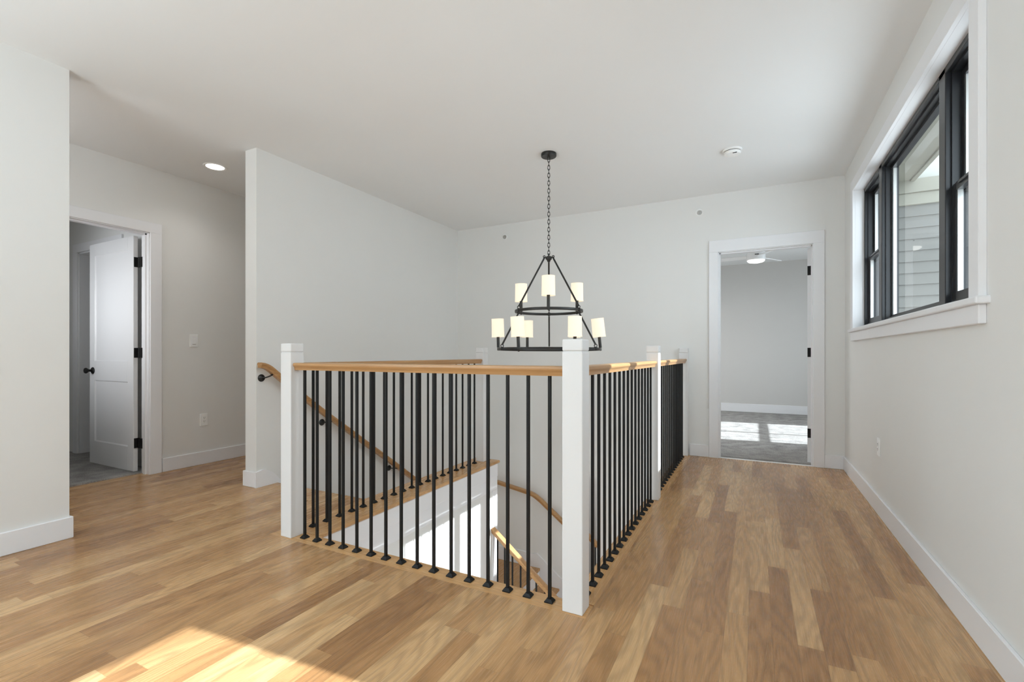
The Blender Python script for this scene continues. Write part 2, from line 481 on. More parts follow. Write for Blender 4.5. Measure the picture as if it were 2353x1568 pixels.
# ================================================================== STAIRS
st = thing('staircase', 'oak and white staircase going down round the corner inside the stairwell', 'staircase', (-2.35, 4.0, ZLOW))
def tread_y(y, z):   # upper flight, going +Y: tread whose riser top is at y
    t = MB(); t.box(XL + BT + .002, SW0 - .002, y - .025, y + GO + .004, z - .028, z, .008, 2)
    t.build('tread', M['tread'], st)
def riser_y(y, z):
    t = MB(); t.box(XL + BT + .002, SW0 - .002, y, y + .016, z - RISE, z - .028); t.build('riser', M['trim'], st)
riser_y(2.625, 0)
for k in range(1, 8):
    yy = 2.635 + GO * (k - 1)
    tread_y(yy, -RISE * k); riser_y(yy + GO, -RISE * k)
YL = 2.635 + GO * 7 - .025
LANDX = -2.352
t = MB().box(XL + BT, LANDX, YL, YF - BT, zl - .035, zl, .008, 2)
t.box(SW0, LANDX, 4.178, YL, zl - .035, zl)
t.build('landing', M['tread'], st)
RY0 = 4.03                                        # open side of the lower flight
for k in range(1, 8):
    x = LANDX + GO * (k - 1)
    MB().box(x - .03, x - .014, (4.18 if k == 1 else RY0 + .03), YF - BT, zl - RISE * k, zl - RISE * (k - 1) - .028).build('riser', M['trim'], st)
    m_ = MB()
    if k == 1: m_.box(x - .03, x + GO, 4.182, YF - BT, zl - RISE * k - .028, zl - RISE * k, .008, 2).box(SW1 + .014, x + GO, RY0, 4.182, zl - RISE * k - .028, zl - RISE * k)
    else: m_.box(x - .03, x + GO, RY0, YF - BT, zl - RISE * k - .028, zl - RISE * k, .008, 2)
    m_.build('tread', M['tread'], st)
x = LANDX + GO * 7
MB().box(x - .03, x - .014, RY0 + .03, YF - BT, ZLOW, zl - RISE * 7 - .028).build('riser', M['trim'], st)
pp = [(SW1 + .014, zl - .235)]
for k in range(1, 8):
    pp += [(max(SW1 + .014, LANDX + GO * (k - 1) - .02), zl - RISE * k - .03), (LANDX + GO * k - .02, zl - RISE * k - .03)]
pp += [(LANDX + GO * 7 - .02, ZLOW), (SW1 + .014, ZLOW)]
MB().prism(pp, 'y', RY0 + .03, RY0 + .05).build('side_panel', M['trim'], st)

# ================================================================== RAILINGS
RT = 1.028
RPROF = [(-.021, -.043), (.021, -.043), (.024, -.026), (.031, -.020), (.0335, -.012), (.031, -.003), (.024, 0), (-.024, 0), (-.031, -.003), (-.0335, -.012), (-.031, -.020), (-.024, -.026)]

def newel(x0, y0, label, z0=0.0, dy=NW):
    """x0,y0 = lower-left corner in plan"""
    o = thing('newel_post', label, 'newel post', (x0 + NW / 2, y0 + dy / 2, z0), 'white newel posts')
    MB().box(x0, x0 + NW, y0, y0 + dy, z0, 1.087, .004, 2).build('post', M['newel'], o)
    g = .003
    m_ = MB().box(x0 + g, x0 + NW - g, y0 + g, y0 + dy - g, 1.087, 1.092)
    m_.box(x0, x0 + NW, y0, y0 + dy, 1.092, 1.142, .006, 2)
    m_.build('cap', M['newel'], o)
    return o
newel(-.72, 1.851, 'white square newel post at the near corner of the stairwell')
newel(-2.50, 1.851, 'white square newel post at the left end of the near railing')
newel(-.72, 3.567, 'white square newel post halfway along the corridor railing, striped by sun')
newel(-2.50, 4.047, 'white square newel post at the far end of the left railing')
newel(-.72, YF - .055, 'white half newel post fixed to the far wall by the doorway', dy=.055)

BW_ = .0127
def baluster_mesh():
    m_ = MB().box(-BW_ / 2, BW_ / 2, -BW_ / 2, BW_ / 2, .002, .990)
    return m_
def shoe_mesh():
    m_ = MB()
    h = .016
    pr = []
    def ring(w, z): return [m_.bm.verts.new((sx * w, sy * w, z)) for sx, sy in ((-1, -1), (1, -1), (1, 1), (-1, 1))]
    rs = [ring(.0185, 0), ring(.019, .005), ring(.0105, h), ring(.0105, h + .001)]
    for A, B in zip(rs, rs[1:]):
        for k in range(4): m_.bm.faces.new((A[k], A[(k + 1) % 4], B[(k + 1) % 4], B[k]))
    m_.bm.faces.new(rs[0][::-1]); m_.bm.faces.new(rs[-1])
    return m_
_protos = {}
def balusters(parent, spots):
    for (x, y) in spots:
        if 'b' not in _protos:
            bo = baluster_mesh().build('baluster', M['black'])
            so = shoe_mesh().build('shoe', M['black'])
            _protos['b'], _protos['s'] = bo.data, so.data
            COL.objects.unlink(bo); COL.objects.unlink(so)
            bpy.data.objects.remove(bo); bpy.data.objects.remove(so)
        o = bpy.data.objects.new('baluster', _protos['b']); COL.objects.link(o)
        o.parent = parent; o.location = Vector((x, y, 0)) - parent.location
        s_ = bpy.data.objects.new('shoe', _protos['s']); COL.objects.link(s_)
        s_.parent = o

r = thing('railing', 'near railing of black bars under an oak rail facing the viewer', 'railing', (-1.565, FY, 0), 'stairwell railings')
MB().sweep([(-2.41, FY, RT), (-.72, FY, RT)], RPROF).build('handrail', M['rail_x'], r, True)
balusters(r, [(-2.349 + .1036 * k, FY) for k in range(16)])
r = thing('railing', 'left railing of black bars on the oak cap beside the upper flight', 'railing', (LX, 3.0, 0), 'stairwell railings')
MB().sweep([(LX, 1.941, RT), (LX, 4.047, RT)], RPROF).build('handrail', M['rail_y'], r, True)
balusters(r, [(LX, 2.047 + .1058 * k) for k in range(19)])
r = thing('railing', 'corridor railing section between the near corner post and the middle post', 'railing', (RX, 2.7, 0), 'stairwell railings')
MB().sweep([(RX, 1.941, RT), (RX, 3.567, RT)], RPROF).build('handrail', M['rail_y'], r, True)
balusters(r, [(RX, 2.03 + .0985 * k) for k in range(16)])
r = thing('railing', 'corridor railing section between the middle post and the far wall', 'railing', (RX, 4.4, 0), 'stairwell railings')
MB().sweep([(RX, 3.657, RT), (RX, YF - .055, RT)], RPROF).build('handrail', M['rail_y'], r, True)
balusters(r, [(RX, 3.764 + .1012 * k) for k in range(15)])

# lower flight railing: oak rail and bars on the treads
r = thing('railing', 'sloping oak railing with black bars on the lower flight', 'railing', (-1.6, 4.09, -2.3), 'stairwell railings')
rs = -.795
def rz(x): return -.655 + rs * (x + 2.322)
path = [(-2.322, 4.09, rz(-2.322)), (-.75, 4.09, rz(-.75))]
MB().sweep(path, RPROF).build('handrail', M['rail_x'], r, True)
for k in range(1, 8):
    for q_ in (.079, .160, .245):
        x = LANDX + GO * (k - 1) + q_
        if x > -.8: continue
        zb = zl - RISE * k + .0005
        MB().box(x - BW_ / 2, x + BW_ / 2, 4.09 - BW_ / 2, 4.09 + BW_ / 2, zb, rz(x) - .035).build('baluster', M['black'], r)

# wall handrails with brackets
def bracket(parent, wall_pt, rail_pt, normal):
    """rosette on the wall, curved arm up to the rail underside"""
    n_ = Vector(normal); wp = Vector(wall_pt); rp = Vector(rail_pt)
    ax = 'x' if abs(n_.x) > .5 else 'y'
    sg = 1 if (n_.x + n_.y) > 0 else -1
    a = MB()
    mid = wp + n_ * ((rp - wp).dot(n_))
    pts = []
    for k in range(9):
        t_ = k / 8
        pts.append(wp * (1 - t_) ** 2 + mid * 2 * t_ * (1 - t_) + rp * t_ ** 2)
    a.tube(pts, .0055, 8)
    a.obox(rp, (.02, .045, .004) if ax == 'x' else (.045, .02, .004))
    bo = a.build('bracket', M['bronze'], parent, True)
    q = MB().lathe([(0, 0), (.030, 0), (.031, sg * .004), (.027, sg * .011), (.012, sg * .016), (0, sg * .018)], wp, ax, 24)
    q.build('rosette', M['bronze'], bo, True)

HX = XL + .072
hr = thing('wall_handrail', 'oak handrail on black brackets sloping down the left stair wall', 'handrail', (HX, 3.4, 0), 'wall handrails')
pts = [(2.412, .992), (2.44, .988), (2.47, .978), (2.50, .962), (2.53, .940), (2.56, .915), (2.60, .882), (2.855, .683), (3.06, .531), (3.318, .352), (3.60, .150), (3.931, -.080), (4.297, -.345), (4.44, -.430), (4.55, -.462), (5.20, -.500)]
hp = [Vector((HX, y, z + .020)) for y, z in pts]
MB().sweep(hp, RPROF).build('rail', M['rail_y'], hr, True)
for (yy, zz) in ((2.471, .884), (3.074, .445), (3.975, -.173)):
    # find rail underside a little further down the slope
    yr = yy + .06
    for (a, b2) in zip(pts, pts[1:]):
        if a[0] <= yr <= b2[0]:
            zr = a[1] + (b2[1] - a[1]) * (yr - a[0]) / (b2[0] - a[0])
    bracket(hr, (XL, yy, zz), (HX, yr, zr - .026), (1, 0, 0))

HYF = YF - .072
hr = thing('wall_handrail', 'oak handrail on the far wall bending down along the lower flight', 'handrail', (-2.4, HYF, -.7), 'wall handrails')
pts = [(XL + .12, -.505), (-3.3, -.508), (-2.944, -.552), (-2.518, -.624), (-2.46, -.634), (-2.41, -.650), (-2.36, -.676), (-2.30, -.715), (-2.232, -.766), (-2.052, -.902), (-2.0, -.941)]
MB().sweep([Vector((x, HYF, z + .020)) for x, z in pts], RPROF).build('rail', M['rail_x'], hr, True)
for xx, zz in ((-3.05, -.66),): bracket(hr, (xx, YF, zz), (xx + .05, HYF, -.570), (0, -1, 0))

hr = thing('opening_railing', 'short oak rail and black bars across the low opening behind the corridor railing', 'railing', (-1.75, YF + .02, -1.6))
def oz(x): return -1.02 - .72 * (x + 1.75)
MB().sweep([(-1.98, YF + .02, oz(-1.98)), (-1.60, YF - .04, oz(-1.60))], RPROF).build('handrail', M['rail_x'], hr, True)
for xx in (-1.92, -1.79, -1.66):
    MB().box(xx - .006, xx + .006, YF + .002, YF + .014, nz(xx) , oz(xx) - .03).build('baluster', M['black'], hr)

# ================================================================== DOORWAYS
CW, CT = .0905, .019
def casing_mesh(u0, u1, top):
    """casing as (u, z) outline: legs and head, in wall plane coordinates"""
    return [(u0 - CW, 0), (u0 - CW, top + CW), (u1 + CW, top + CW), (u1 + CW, 0), (u1, 0), (u1, top), (u0, top), (u0, 0)]

# far doorway: y = YF
fx0, fx1, ftop = -.337, .495, 2.137
d = thing('door_2', 'cased white doorway into the carpeted bedroom at the end of the corridor', 'doorway', ((fx0 + fx1) / 2, YF, 0), kind='structure')
m_ = MB()
m_.box(fx0 - CW, fx0, YF - CT, YF, 0, ftop, .002); m_.box(fx1, fx1 + CW, YF - CT, YF, 0, ftop, .002)
m_.box(fx0 - CW, fx1 + CW, YF - CT, YF, ftop, ftop + CW + .03, .002)
m_.build('casing', M['trim'], d)
m_ = MB()
m_.box(DX0, fx0 + .006, YF - .004, YF + .118, 0, ftop + .0); m_.box(fx1 - .006, DX1, YF - .004, YF + .118, 0, ftop)
m_.box(DX0, DX1, YF - .004, YF + .118, ftop - .006, DTOP)
m_.box(fx0 + .006, fx0 + .018, YF + .03, YF + .075, 0, ftop - .006); m_.box(fx1 - .012, fx1 - .006, YF + .03, YF + .075, 0, ftop - .006)
m_.box(fx0 + .006, fx1 - .006, YF + .03, YF + .075, ftop - .018, ftop - .006)
m_.build('jamb', M['trim'], d)
for zz in (1.90, 1.095, .30):
    MB().box(fx1 - .036, fx1 - .002, YF + .1205, YF + .126, zz - .045, zz + .045).lathe([(0, -.046), (.006, -.046), (.006, .046), (0, .046)], (fx1 - .004, YF + .124, zz), 'z', 12).build('hinge', M['black'], d)
# the leaf, swung back out of sight into the bedroom
lf = MB().box(0, .036, .0, .82, .012, 2.12, .002)
lo = lf.build('leaf', M['door'], d)
lo.matrix_parent_inverse = d.matrix_world.inverted()
lo.location = (fx1 - .036, YF + .127, 0); lo.rotation_euler = (0, 0, math.radians(-9))

# hall doorway: x = XH
hy0, hy1, htop = 1.448, 2.255, 2.165
d = thing('door_1', 'open white two-panel door in the hall with black knob and hinges', 'door', (XH, (hy0 + hy1) / 2, 0), kind='structure')
m_ = MB()
m_.box(XH, XH + CT, hy0 - CW, hy0, 0, htop, .002); m_.box(XH, XH + CT, hy1, hy1 + CW, 0, htop, .002)
m_.box(XH, XH + CT, hy0 - CW, hy1 + CW, htop, htop + CW, .002)
m_.build('casing', M['trim'], d)
m_ = MB()
jx0, jx1 = XH - .118, XH + .004
m_.box(jx0, jx1, LY0, hy0 + .006, 0, htop); m_.box(jx0, jx1, hy1 - .006, LY1, 0, htop)
m_.box(jx0, jx1, LY0, LY1, htop - .006, LTOP)
m_.box(XH - .075, XH - .035, hy1 - .018, hy1 - .006, 0, htop - .006); m_.box(XH - .075, XH - .035, hy0 + .006, hy0 + .018, 0, htop - .006)
m_.box(XH - .075, XH - .035, hy0, hy1, htop - .018, htop - .006)
m_.build('jamb', M['trim'], d)
# leaf with two recessed panels (recess on both faces)
def panel_leaf(x0, x1, y0, y1, z0, z1, stile, rails):
    m_ = MB()
    m_.box(x0, x0 + stile, y0, y1, z0, z1, .0015); m_.box(x1 - stile, x1, y0, y1, z0, z1, .0015)
    for (a, b2) in rails: m_.box(x0 + stile, x1 - stile, y0, y1, a, b2)
    ym = (y0 + y1) / 2
    m_.box(x0 + stile, x1 - stile, ym - .008, ym + .008, z0 + .02, z1 - .02)
    # sloped sticking round each panel
    for (a, b2) in zip([r_[1] for r_ in rails[:-1]], [r_[0] for r_ in rails[1:]]):
        for ys, yi in ((y0, ym - .008), (y1, ym + .008)):
            s_ = .010
            A = [(x0 + stile, a), (x1 - stile, a), (x1 - stile, b2), (x0 + stile, b2)]
            B = [(x0 + stile + s_, a + s_), (x1 - stile - s_, a + s_), (x1 - stile - s_, b2 - s_), (x0 + stile + s_, b2 - s_)]
            va = [m_.bm.verts.new((p_[0], ys + (.003 if ys == y0 else -.003), p_[1])) for p_ in A]
            vb = [m_.bm.verts.new((p_[0], yi, p_[1])) for p_ in B]
            for k in range(4): m_.bm.faces.new((va[k], va[(k + 1) % 4], vb[(k + 1) % 4], vb[k]))
    return m_
lfx0, lfx1, lfy0, lfy1 = -5.822, -4.995, 2.212, 2.247
lf = panel_leaf(lfx0, lfx1, lfy0, lfy1, .015, 2.150, .100, [(.015, .232), (.825, 1.010), (2.035, 2.150)]).build('leaf', M['door'], d)
for zz in (1.913, 1.090, .270):
    m_ = MB().box(-4.9945, -4.9905, lfy0 + .004, lfy1, zz - .045, zz + .045)
    m_.box(-4.991, -4.920, hy1 - .012, hy1 - .007, zz - .045, zz + .045)
    m_.lathe([(0, -.047), (.0065, -.047), (.0065, .047), (0, .047)], (-4.972, lfy1 - .002, zz), 'z', 12)
    m_.build('hinge', M['black'], d)
kx, kz = -5.752, .918
kn = MB()
for sg, yb0 in ((-1, lfy0), (1, lfy1)):
    kn.lathe([(0, 0), (.032, 0), (.033, sg * .005), (.028, sg * .010), (.013, sg * .014), (.011, sg * .034), (.018, sg * .040), (.0265, sg * .050), (.028, sg * .058), (.024, sg * .066), (.012, sg * .071), (0, sg * .072)], (kx, yb0, kz), 'y', 24)
kn.build('knob', M['black'], lf, True)

# ================================================================== ROOM BEHIND THE HALL DOOR
w = MB().box(-7.6, XH - .115, .2, 2.36, -SLAB, .012)
struct('floor_leftroom', w, M['carpet'], 'grey carpet in the room behind the open hall door', 'carpet')
w = MB()
w.box(-7.6, -6.46, 2.36, 2.46, 0, H); w.box(-5.6, XH - .115, 2.36, 2.46, 0, H); w.box(-6.46, -5.6, 2.36, 2.46, 2.165, H)
w.box(-6.60, -6.48, 1.9, 1.901, 0, .001)
w.box(-7.7, -7.6, .1, 2.46, 0, H); w.box(-7.6, XH - .115, .1, .2, 0, H)
w.box(-6.6, -5.5, 3.1, 3.2, 0, H); w.box(-6.6, -6.5, 2.46, 3.1, 0, H); w.box(-5.6, -5.5, 2.46, 3.1, 0, H)
struct('wall_leftroom', w, M['wall'], 'shaded walls of the room behind the open hall door', 'wall')
w = MB().box(-7.7, XH - .115, .1, 3.2, H, H + .15)
struct('ceiling_leftroom', w, M['ceil'], 'ceiling of the room behind the open hall door', 'ceiling')
d3 = thing('door_3', 'white cased closet opening behind the open hall door', 'doorway', (-6.03, 2.36, 0), kind='structure')
m_ = MB()
m_.box(-6.46 - CW, -6.46, 2.36 - CT, 2.36, 0, 2.165, .002); m_.box(-5.6, -5.6 + CW, 2.36 - CT, 2.36, 0, 2.165, .002)
m_.box(-6.46 - CW, -5.6 + CW, 2.36 - CT, 2.36, 2.165, 2.165 + CW, .002)
m_.build('casing', M['trim'], d3)
m_ = MB().box(-6.46, -6.445, 2.36, 2.46, 0, 2.165).box(-5.615, -5.6, 2.36, 2.46, 0, 2.165).box(-6.46, -5.6, 2.36, 2.46, 2.15, 2.165)
m_.build('jamb', M['trim'], d3)
w = MB().box(-6.5, -5.6, 2.36, 3.1, -.1, .012)
struct('floor_closet', w, M['carpet'], 'grey carpet inside the closet', 'carpet')

# ================================================================== BEDROOM BEYOND THE FAR DOORWAY
BX0, BX1, BY1 = -2.6, 1.95, 9.66
w = MB().box(BX0, BX1, YF + .06, BY1, -.2, .014)
struct('floor_bedroom', w, M['carpet'], 'grey carpet of the bedroom with sun patches', 'carpet')
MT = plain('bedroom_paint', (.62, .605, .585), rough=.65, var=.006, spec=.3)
BWY0, BWY1, BWZ0, BWZ1 = 6.62, 8.36, .72, 2.40
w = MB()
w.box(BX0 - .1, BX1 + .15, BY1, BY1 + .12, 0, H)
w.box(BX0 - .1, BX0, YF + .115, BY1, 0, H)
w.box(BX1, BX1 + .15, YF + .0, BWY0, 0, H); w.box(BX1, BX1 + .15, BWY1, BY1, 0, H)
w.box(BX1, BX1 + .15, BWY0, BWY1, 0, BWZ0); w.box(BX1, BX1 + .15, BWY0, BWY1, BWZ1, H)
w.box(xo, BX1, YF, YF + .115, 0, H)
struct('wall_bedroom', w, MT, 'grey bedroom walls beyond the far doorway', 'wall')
w = MB().box(BX0 - .1, BX1 + .15, YF + .115, BY1 + .12, 2.735, 2.9)
struct('ceiling_bedroom', w, M['ceil'], 'white bedroom ceiling with the fan', 'ceiling')
w = MB().box(BX0, BX1, BY1 - BT, BY1, .014, .014 + .15, .003)
struct('baseboard_bedroom', w, M['trim'], 'white baseboard on the bedroom far wall', 'baseboard')
# bedroom window (its light falls on the carpet)
wd = thing('window_3', 'black window in the bedroom side wall out of sight', 'window', (BX1, 7.5, BWZ0), kind='structure')
m_ = MB()
ym = 7.31
for (a, b2) in ((BWY0, ym - .012), (ym + .012, BWY1)):
    m_.box(BX1 + .03, BX1 + .09, a, a + .035, BWZ0, BWZ1); m_.box(BX1 + .03, BX1 + .09, b2 - .035 if b2 > 8 else b2 - .004, b2, BWZ0, BWZ1)
m_.box(BX1 + .03, BX1 + .09, BWY0, BWY1, BWZ0, BWZ0 + .05); m_.box(BX1 + .03, BX1 + .09, BWY0, BWY1, BWZ1 - .045, BWZ1)
m_.box(BX1 + .03, BX1 + .08, BWY0, BWY1, 1.50, 1.565)
m_.build('frame', M['frame'], wd)
MB().box(BX1 + .055, BX1 + .059, BWY0 + .03, BWY1 - .03, BWZ0 + .04, BWZ1 - .04).build('pane', M['glass'], wd)

# ceiling fan
fx, fy, fz = .012, 7.5, 2.735
fan = thing('ceiling_fan', 'white three-blade ceiling fan with a lit lens in the bedroom', 'ceiling fan', (fx, fy, fz))
MB().lathe([(0, 0), (.065, 0), (.065, -.02), (.03, -.05), (.014, -.055), (.014, -.20), (0, -.20)], (fx, fy, fz), 'z', 28).build('downrod', M['fanw'], fan, True)
MB().lathe([(0, -.17), (.055, -.17), (.10, -.20), (.118, -.225), (.122, -.26), (.122, -.315), (.115, -.33), (0, -.33)], (fx, fy, fz), 'z', 36).build('motor', M['fanw'], fan, True)
MB().lathe([(.114, -.325), (.112, -.342), (.09, -.358), (.05, -.367), (0, -.370)], (fx, fy, fz), 'z', 36).build('lens', M['fanlight'], fan, True)
MB().obox((fx + .01, fy - .121, fz - .265), (.05, .006, .012)).build('badge', M['slot'], fan)
for a in (30, 150, 270):
    A = math.radians(a + 27.3)
    R_ = Matrix.Rotation(A, 3, 'Z') @ Matrix.Rotation(math.radians(13), 3, 'X')
    m_ = MB()
    pr = [(.09, -.035), (.17, -.052), (.52, -.062), (.575, -.030), (.56, .058), (.17, .048), (.09, .035)]
    m_.prism(pr, 'z', -.004, .004)
    for v in m_.bm.verts: v.co = R_ @ v.co + Vector((fx, fy, fz - .280))
    m_.build('blade', M['fanw'], fan)

# ================================================================== THE BLACK TRIPLE WINDOW
def triple_window(name, label, y0, y1, z0, z1, uw=.53):
    wd = thing(name, label, 'window', (XR, (y0 + y1) / 2, z0), kind='structure')
    cx0 = XR - .024
    # white casing, stool and apron
    m_ = MB()
    m_.box(cx0, XR, y0 - CW, y0, z0, z1 + CW, .002); m_.box(cx0, XR, y1, y1 + CW, z0, z1 + CW, .002)
    m_.box(cx0, XR, y0, y1, z1, z1 + CW, .002)
    m_.build('casing', M['trim'], wd)
    MB().box(XR - .042, XR + .062, y0 - CW - .03, y1 + CW + .03, z0 - .028, z0, .006, 2).build('stool', M['trim'], wd)
    MB().box(cx0, XR, y0 - CW, y1 + CW, z0 - .100, z0 - .028, .003).build('apron', M['trim'], wd)
    # white extension jambs
    jx1 = XR + .056
    m_ = MB()
    m_.box(XR - .004, jx1, y0 - .012, y0 + .001, z0, z1); m_.box(XR - .004, jx1, y1 - .001, y1 + .012, z0, z1)
    m_.box(XR - .004, jx1, y0, y1, z1 - .001, z1 + .012)
    m_.build('jamb', M['trim'], wd)
    # black outer frame and the two mullions
    fx0, fx1 = XR + .054, XR + .150
    mw = .085 if uw else 0.0
    a1, a2 = y0 + uw, y0 + uw + mw            # near mullion
    b1, b2 = y1 - uw - mw, y1 - uw            # far mullion
    m_ = MB()
    ft = .030
    m_.box(fx0, fx1, y0, y0 + ft, z0, z1, .003); m_.box(fx0, fx1, y1 - ft, y1, z0, z1, .003)
    m_.box(fx0, fx1, y0, y1, z1 - ft, z1, .003); m_.box(fx0, fx1, y0, y1, z0, z0 + ft, .003)
    for a, b_ in ((a1, a2), (b1, b2)) if uw else (): m_.box(fx0, fx1, a, b_, z0 + .001, z1 - .001, .003)
    # stepped inner stops
    for a, b_ in ((y0, a1), (a2, b1), (b2, y1)) if uw else ((y0, y1),):
        s0 = ft if a == y0 else 0
        e0 = ft if b_ == y1 else 0
        q = .012
        m_.box(fx0 + .022, fx1 - .002, a + s0, a + s0 + q, z0 + ft, z1 - ft); m_.box(fx0 + .022, fx1 - .002, b_ - e0 - q, b_ - e0, z0 + ft, z1 - ft)
        m_.box(fx0 + .022, fx1 - .002, a + s0 + q, b_ - e0 - q, z1 - ft - q, z1 - ft); m_.box(fx0 + .022, fx1 - .002, a + s0 + q, b_ - e0 - q, z0 + ft, z0 + ft + q)
    m_.build('frame', M['frame'], wd)
    # fixed picture sash
    s_ = .030
    pz0, pz1 = z0 + ft + .010, z1 - ft - .010
    def sash(nm, a, b_, za, zb, xa, xb, st_=.032, lift=False):
        q = MB()
        q.box(xa, xb, a, a + st_, za, zb, .002); q.box(xa, xb, b_ - st_, b_, za, zb, .002)
        q.box(xa, xb, a + st_, b_ - st_, za, za + st_); q.box(xa, xb, a + st_, b_ - st_, zb - st_, zb)
        if lift: q.box(xa - .008, xa, a + st_ + .05, b_ - st_ - .05, zb - .02, zb - .012)
        so = q.build(nm, M['frame'], wd)
        xm = (xa + xb) / 2
        MB().box(xm - .002, xm + .002, a + st_ - .004, b_ - st_ + .004, za + st_ - .004, zb - st_ + .004).build('pane', M['glass'], so)
        g = .006
        q = MB()
        q.box(xm - .010, xm + .010, a + st_, a + st_ + g, za + st_, zb - st_); q.box(xm - .010, xm + .010, b_ - st_ - g, b_ - st_, za + st_, zb - st_)
        q.build('bead', M['steel'], so)
    sash('picture_sash', a2 + (.010 if uw else ft), b1 - (.010 if uw else ft), pz0, pz1, fx0 + .050, fx0 + .085, .022)
    zm = (z0 + z1) / 2 - .01
    for a, b_ in ((y0 + ft + .008, a1 - .008), (b2 + .008, y1 - ft - .008)) if uw else ():
        sash('lower_sash', a, b_, pz0, zm + .02, fx0 + .026, fx0 + .054, .038, True)
        sash('upper_sash', a, b_, zm - .02, pz1, fx0 + .056, fx0 + .084, .034)
    return wd
triple_window('window_1', 'black triple window with white casing in the corridor wall', *WIN1)
triple_window('window_2', 'black triple window beside the viewer out of sight', *WIN2, uw=0)
wd = thing('window_4_added', 'added unseen window in the left wall to light the right wall', 'window', (XL, -1.85, LW[2]), kind='structure')
m_ = MB()
for a, b2 in ((LW[0], LW[0] + .05), (-1.875, -1.825), (LW[1] - .05, LW[1])): m_.box(XL - .1, XL - .04, a, b2, LW[2], LW[3])
m_.box(XL - .1, XL - .04, LW[0], LW[1], LW[2], LW[2] + .05).box(XL - .1, XL - .04, LW[0], LW[1], LW[3] - .05, LW[3])
m_.build('frame', M['frame'], wd)
MB().box(XL - .072, XL - .068, LW[0] + .04, LW[1] - .04, LW[2] + .04, LW[3] - .04).build('pane', M['glass'], wd)

# ================================================================== OUTSIDE: the bedroom wing seen through the glass
wing = thing('neighbouring_wing', 'grey lap-sided wing with a cream roof edge seen through the window', 'house wing', (1.5, 5.2, -3.1))
wx0, wx1 = xo + .002, BX1 + .16
m_ = MB()
ysd = 5.185
zlap, zt = -3.1, 2.36
k = 0
while True:
    za = zt - .0975 * (k + 1)
    if za < -.2: break
    m_.prism([(ysd - .016, za), (ysd - .016, za + .004), (ysd - .004, za + .099), (ysd + .01, za + .099), (ysd + .01, za)], 'x', wx0, wx1)
    k += 1
m_.box(wx0, wx1, ysd + .008, YF - .002, -.3, 2.9)
m_.build('siding', M['siding'], wing)
MB().box(wx0, wx1 + .02, ysd - .03, ysd + .01, zt, 2.46, .003).box(wx0, wx1 + .05, ysd - .05, ysd + .01, 2.46, 2.575, .003).build('frieze_board', M['extrim'], wing)
m_ = MB().prism([(wx0, 2.575), (wx1 + .05, 2.575), (wx1 + .05, 3.3), (wx0, 3.3)], 'y', ysd - .008, ysd + .01)
m_.build('gable_panel', plain('gable_panel_paint', (.36, .36, .33), rough=.6), wing)
ev = thing('roof_eave', 'cream soffit and fascia of the roof edge above the black window', 'roof edge', (1.05, 1.5, 2.56))
MB().box(xo, 1.180, YB, ysd - .052, 2.566, 2.58).build('soffit', M['extrim'], ev)
MB().box(1.178, 1.211, YB, ysd - .052, 2.552, 2.76, .002).build('fascia', M['extrim'], ev)
gy = MB().box(-30, 40, -40, 40, ZLOW - .5, ZLOW - .4)
struct('ground', gy, plain('pale_bounce_ground', (.46, .46, .46), rough=.9, var=.1), 'ground outside the house, made pale to bounce light indoors', 'ground')  # unseen ground, kept pale to throw light up through the windows

# ================================================================== CHANDELIER
cx, cy = -1.525, 3.620
ch = thing('chandelier', 'dark bronze two-tier ring chandelier with nine lit cream shades over the stairwell', 'chandelier', (cx, cy, H))
CC = Vector((cx, cy, 0))
YAW = p_yaw = .4762
Rr, Ff = Vector((math.cos(YAW), math.sin(YAW), 0)), Vector((-math.sin(YAW), math.cos(YAW), 0))
def pol(r_, deg, z):
    a = math.radians(deg); return CC + Rr * (r_ * math.cos(a)) + Ff * (r_ * math.sin(a)) + Vector((0, 0, z))
MB().lathe([(0, 0), (.062, 0), (.064, -.004), (.064, -.022), (.060, -.027), (.012, -.029), (.010, -.042), (0, -.042)], (cx, cy, H), 'z', 36).build('canopy', M['bronze'], ch, True)
m_ = MB()
ztop, zbot = H - .036, 1.905
pitch = .0315; n_l = int((ztop - zbot) / pitch); pitch = (ztop - zbot) / n_l
for k in range(n_l):
    zc = ztop - pitch * (k + .5)
    ang = math.radians(90 * (k % 2) + 25)
    u = Vector((math.cos(ang), math.sin(ang), 0))
    pth = []
    for q in range(16):
        a = 2 * PI * q / 16
        pth.append(CC + u * (.0095 * math.cos(a)) + Vector((0, 0, zc + .0215 * math.sin(a))))
    m_.tube(pth, .0027, 6, True)
m_.build('chain', M['bronze'], ch, True)
ZU, ZLO, RU, RL = 1.434, 1.122, .277, .424
hub = MB().lathe([(0, 1.915), (.006, 1.915), (.006, 1.895), (.020, 1.892), (.026, 1.886), (.026, 1.868), (.016, 1.860), (.010, 1.845), (0, 1.843)], (cx, cy, 0), 'z', 24)
hub.build('hub', M['bronze'], ch, True)
TILT = .012
def zt_(dg, z): return z + (TILT * math.sin(math.radians(dg)) if z < 1.3 else 0)
def ring_part(R0, z):
    m_ = MB()
    pr = [(-.0045, -.011), (.0045, -.011), (.006, -.009), (.006, .009), (.0045, .011), (-.0045, .011), (-.006, .009), (-.006, -.009)]
    m_.sweep([pol(R0, 360 * k / 72, zt_(360 * k / 72, z)) for k in range(72)], pr, closed=True)
    return m_.build('ring', M['bronze'], ch, True)
ru, rl = ring_part(RU, ZU), ring_part(RL, ZLO)
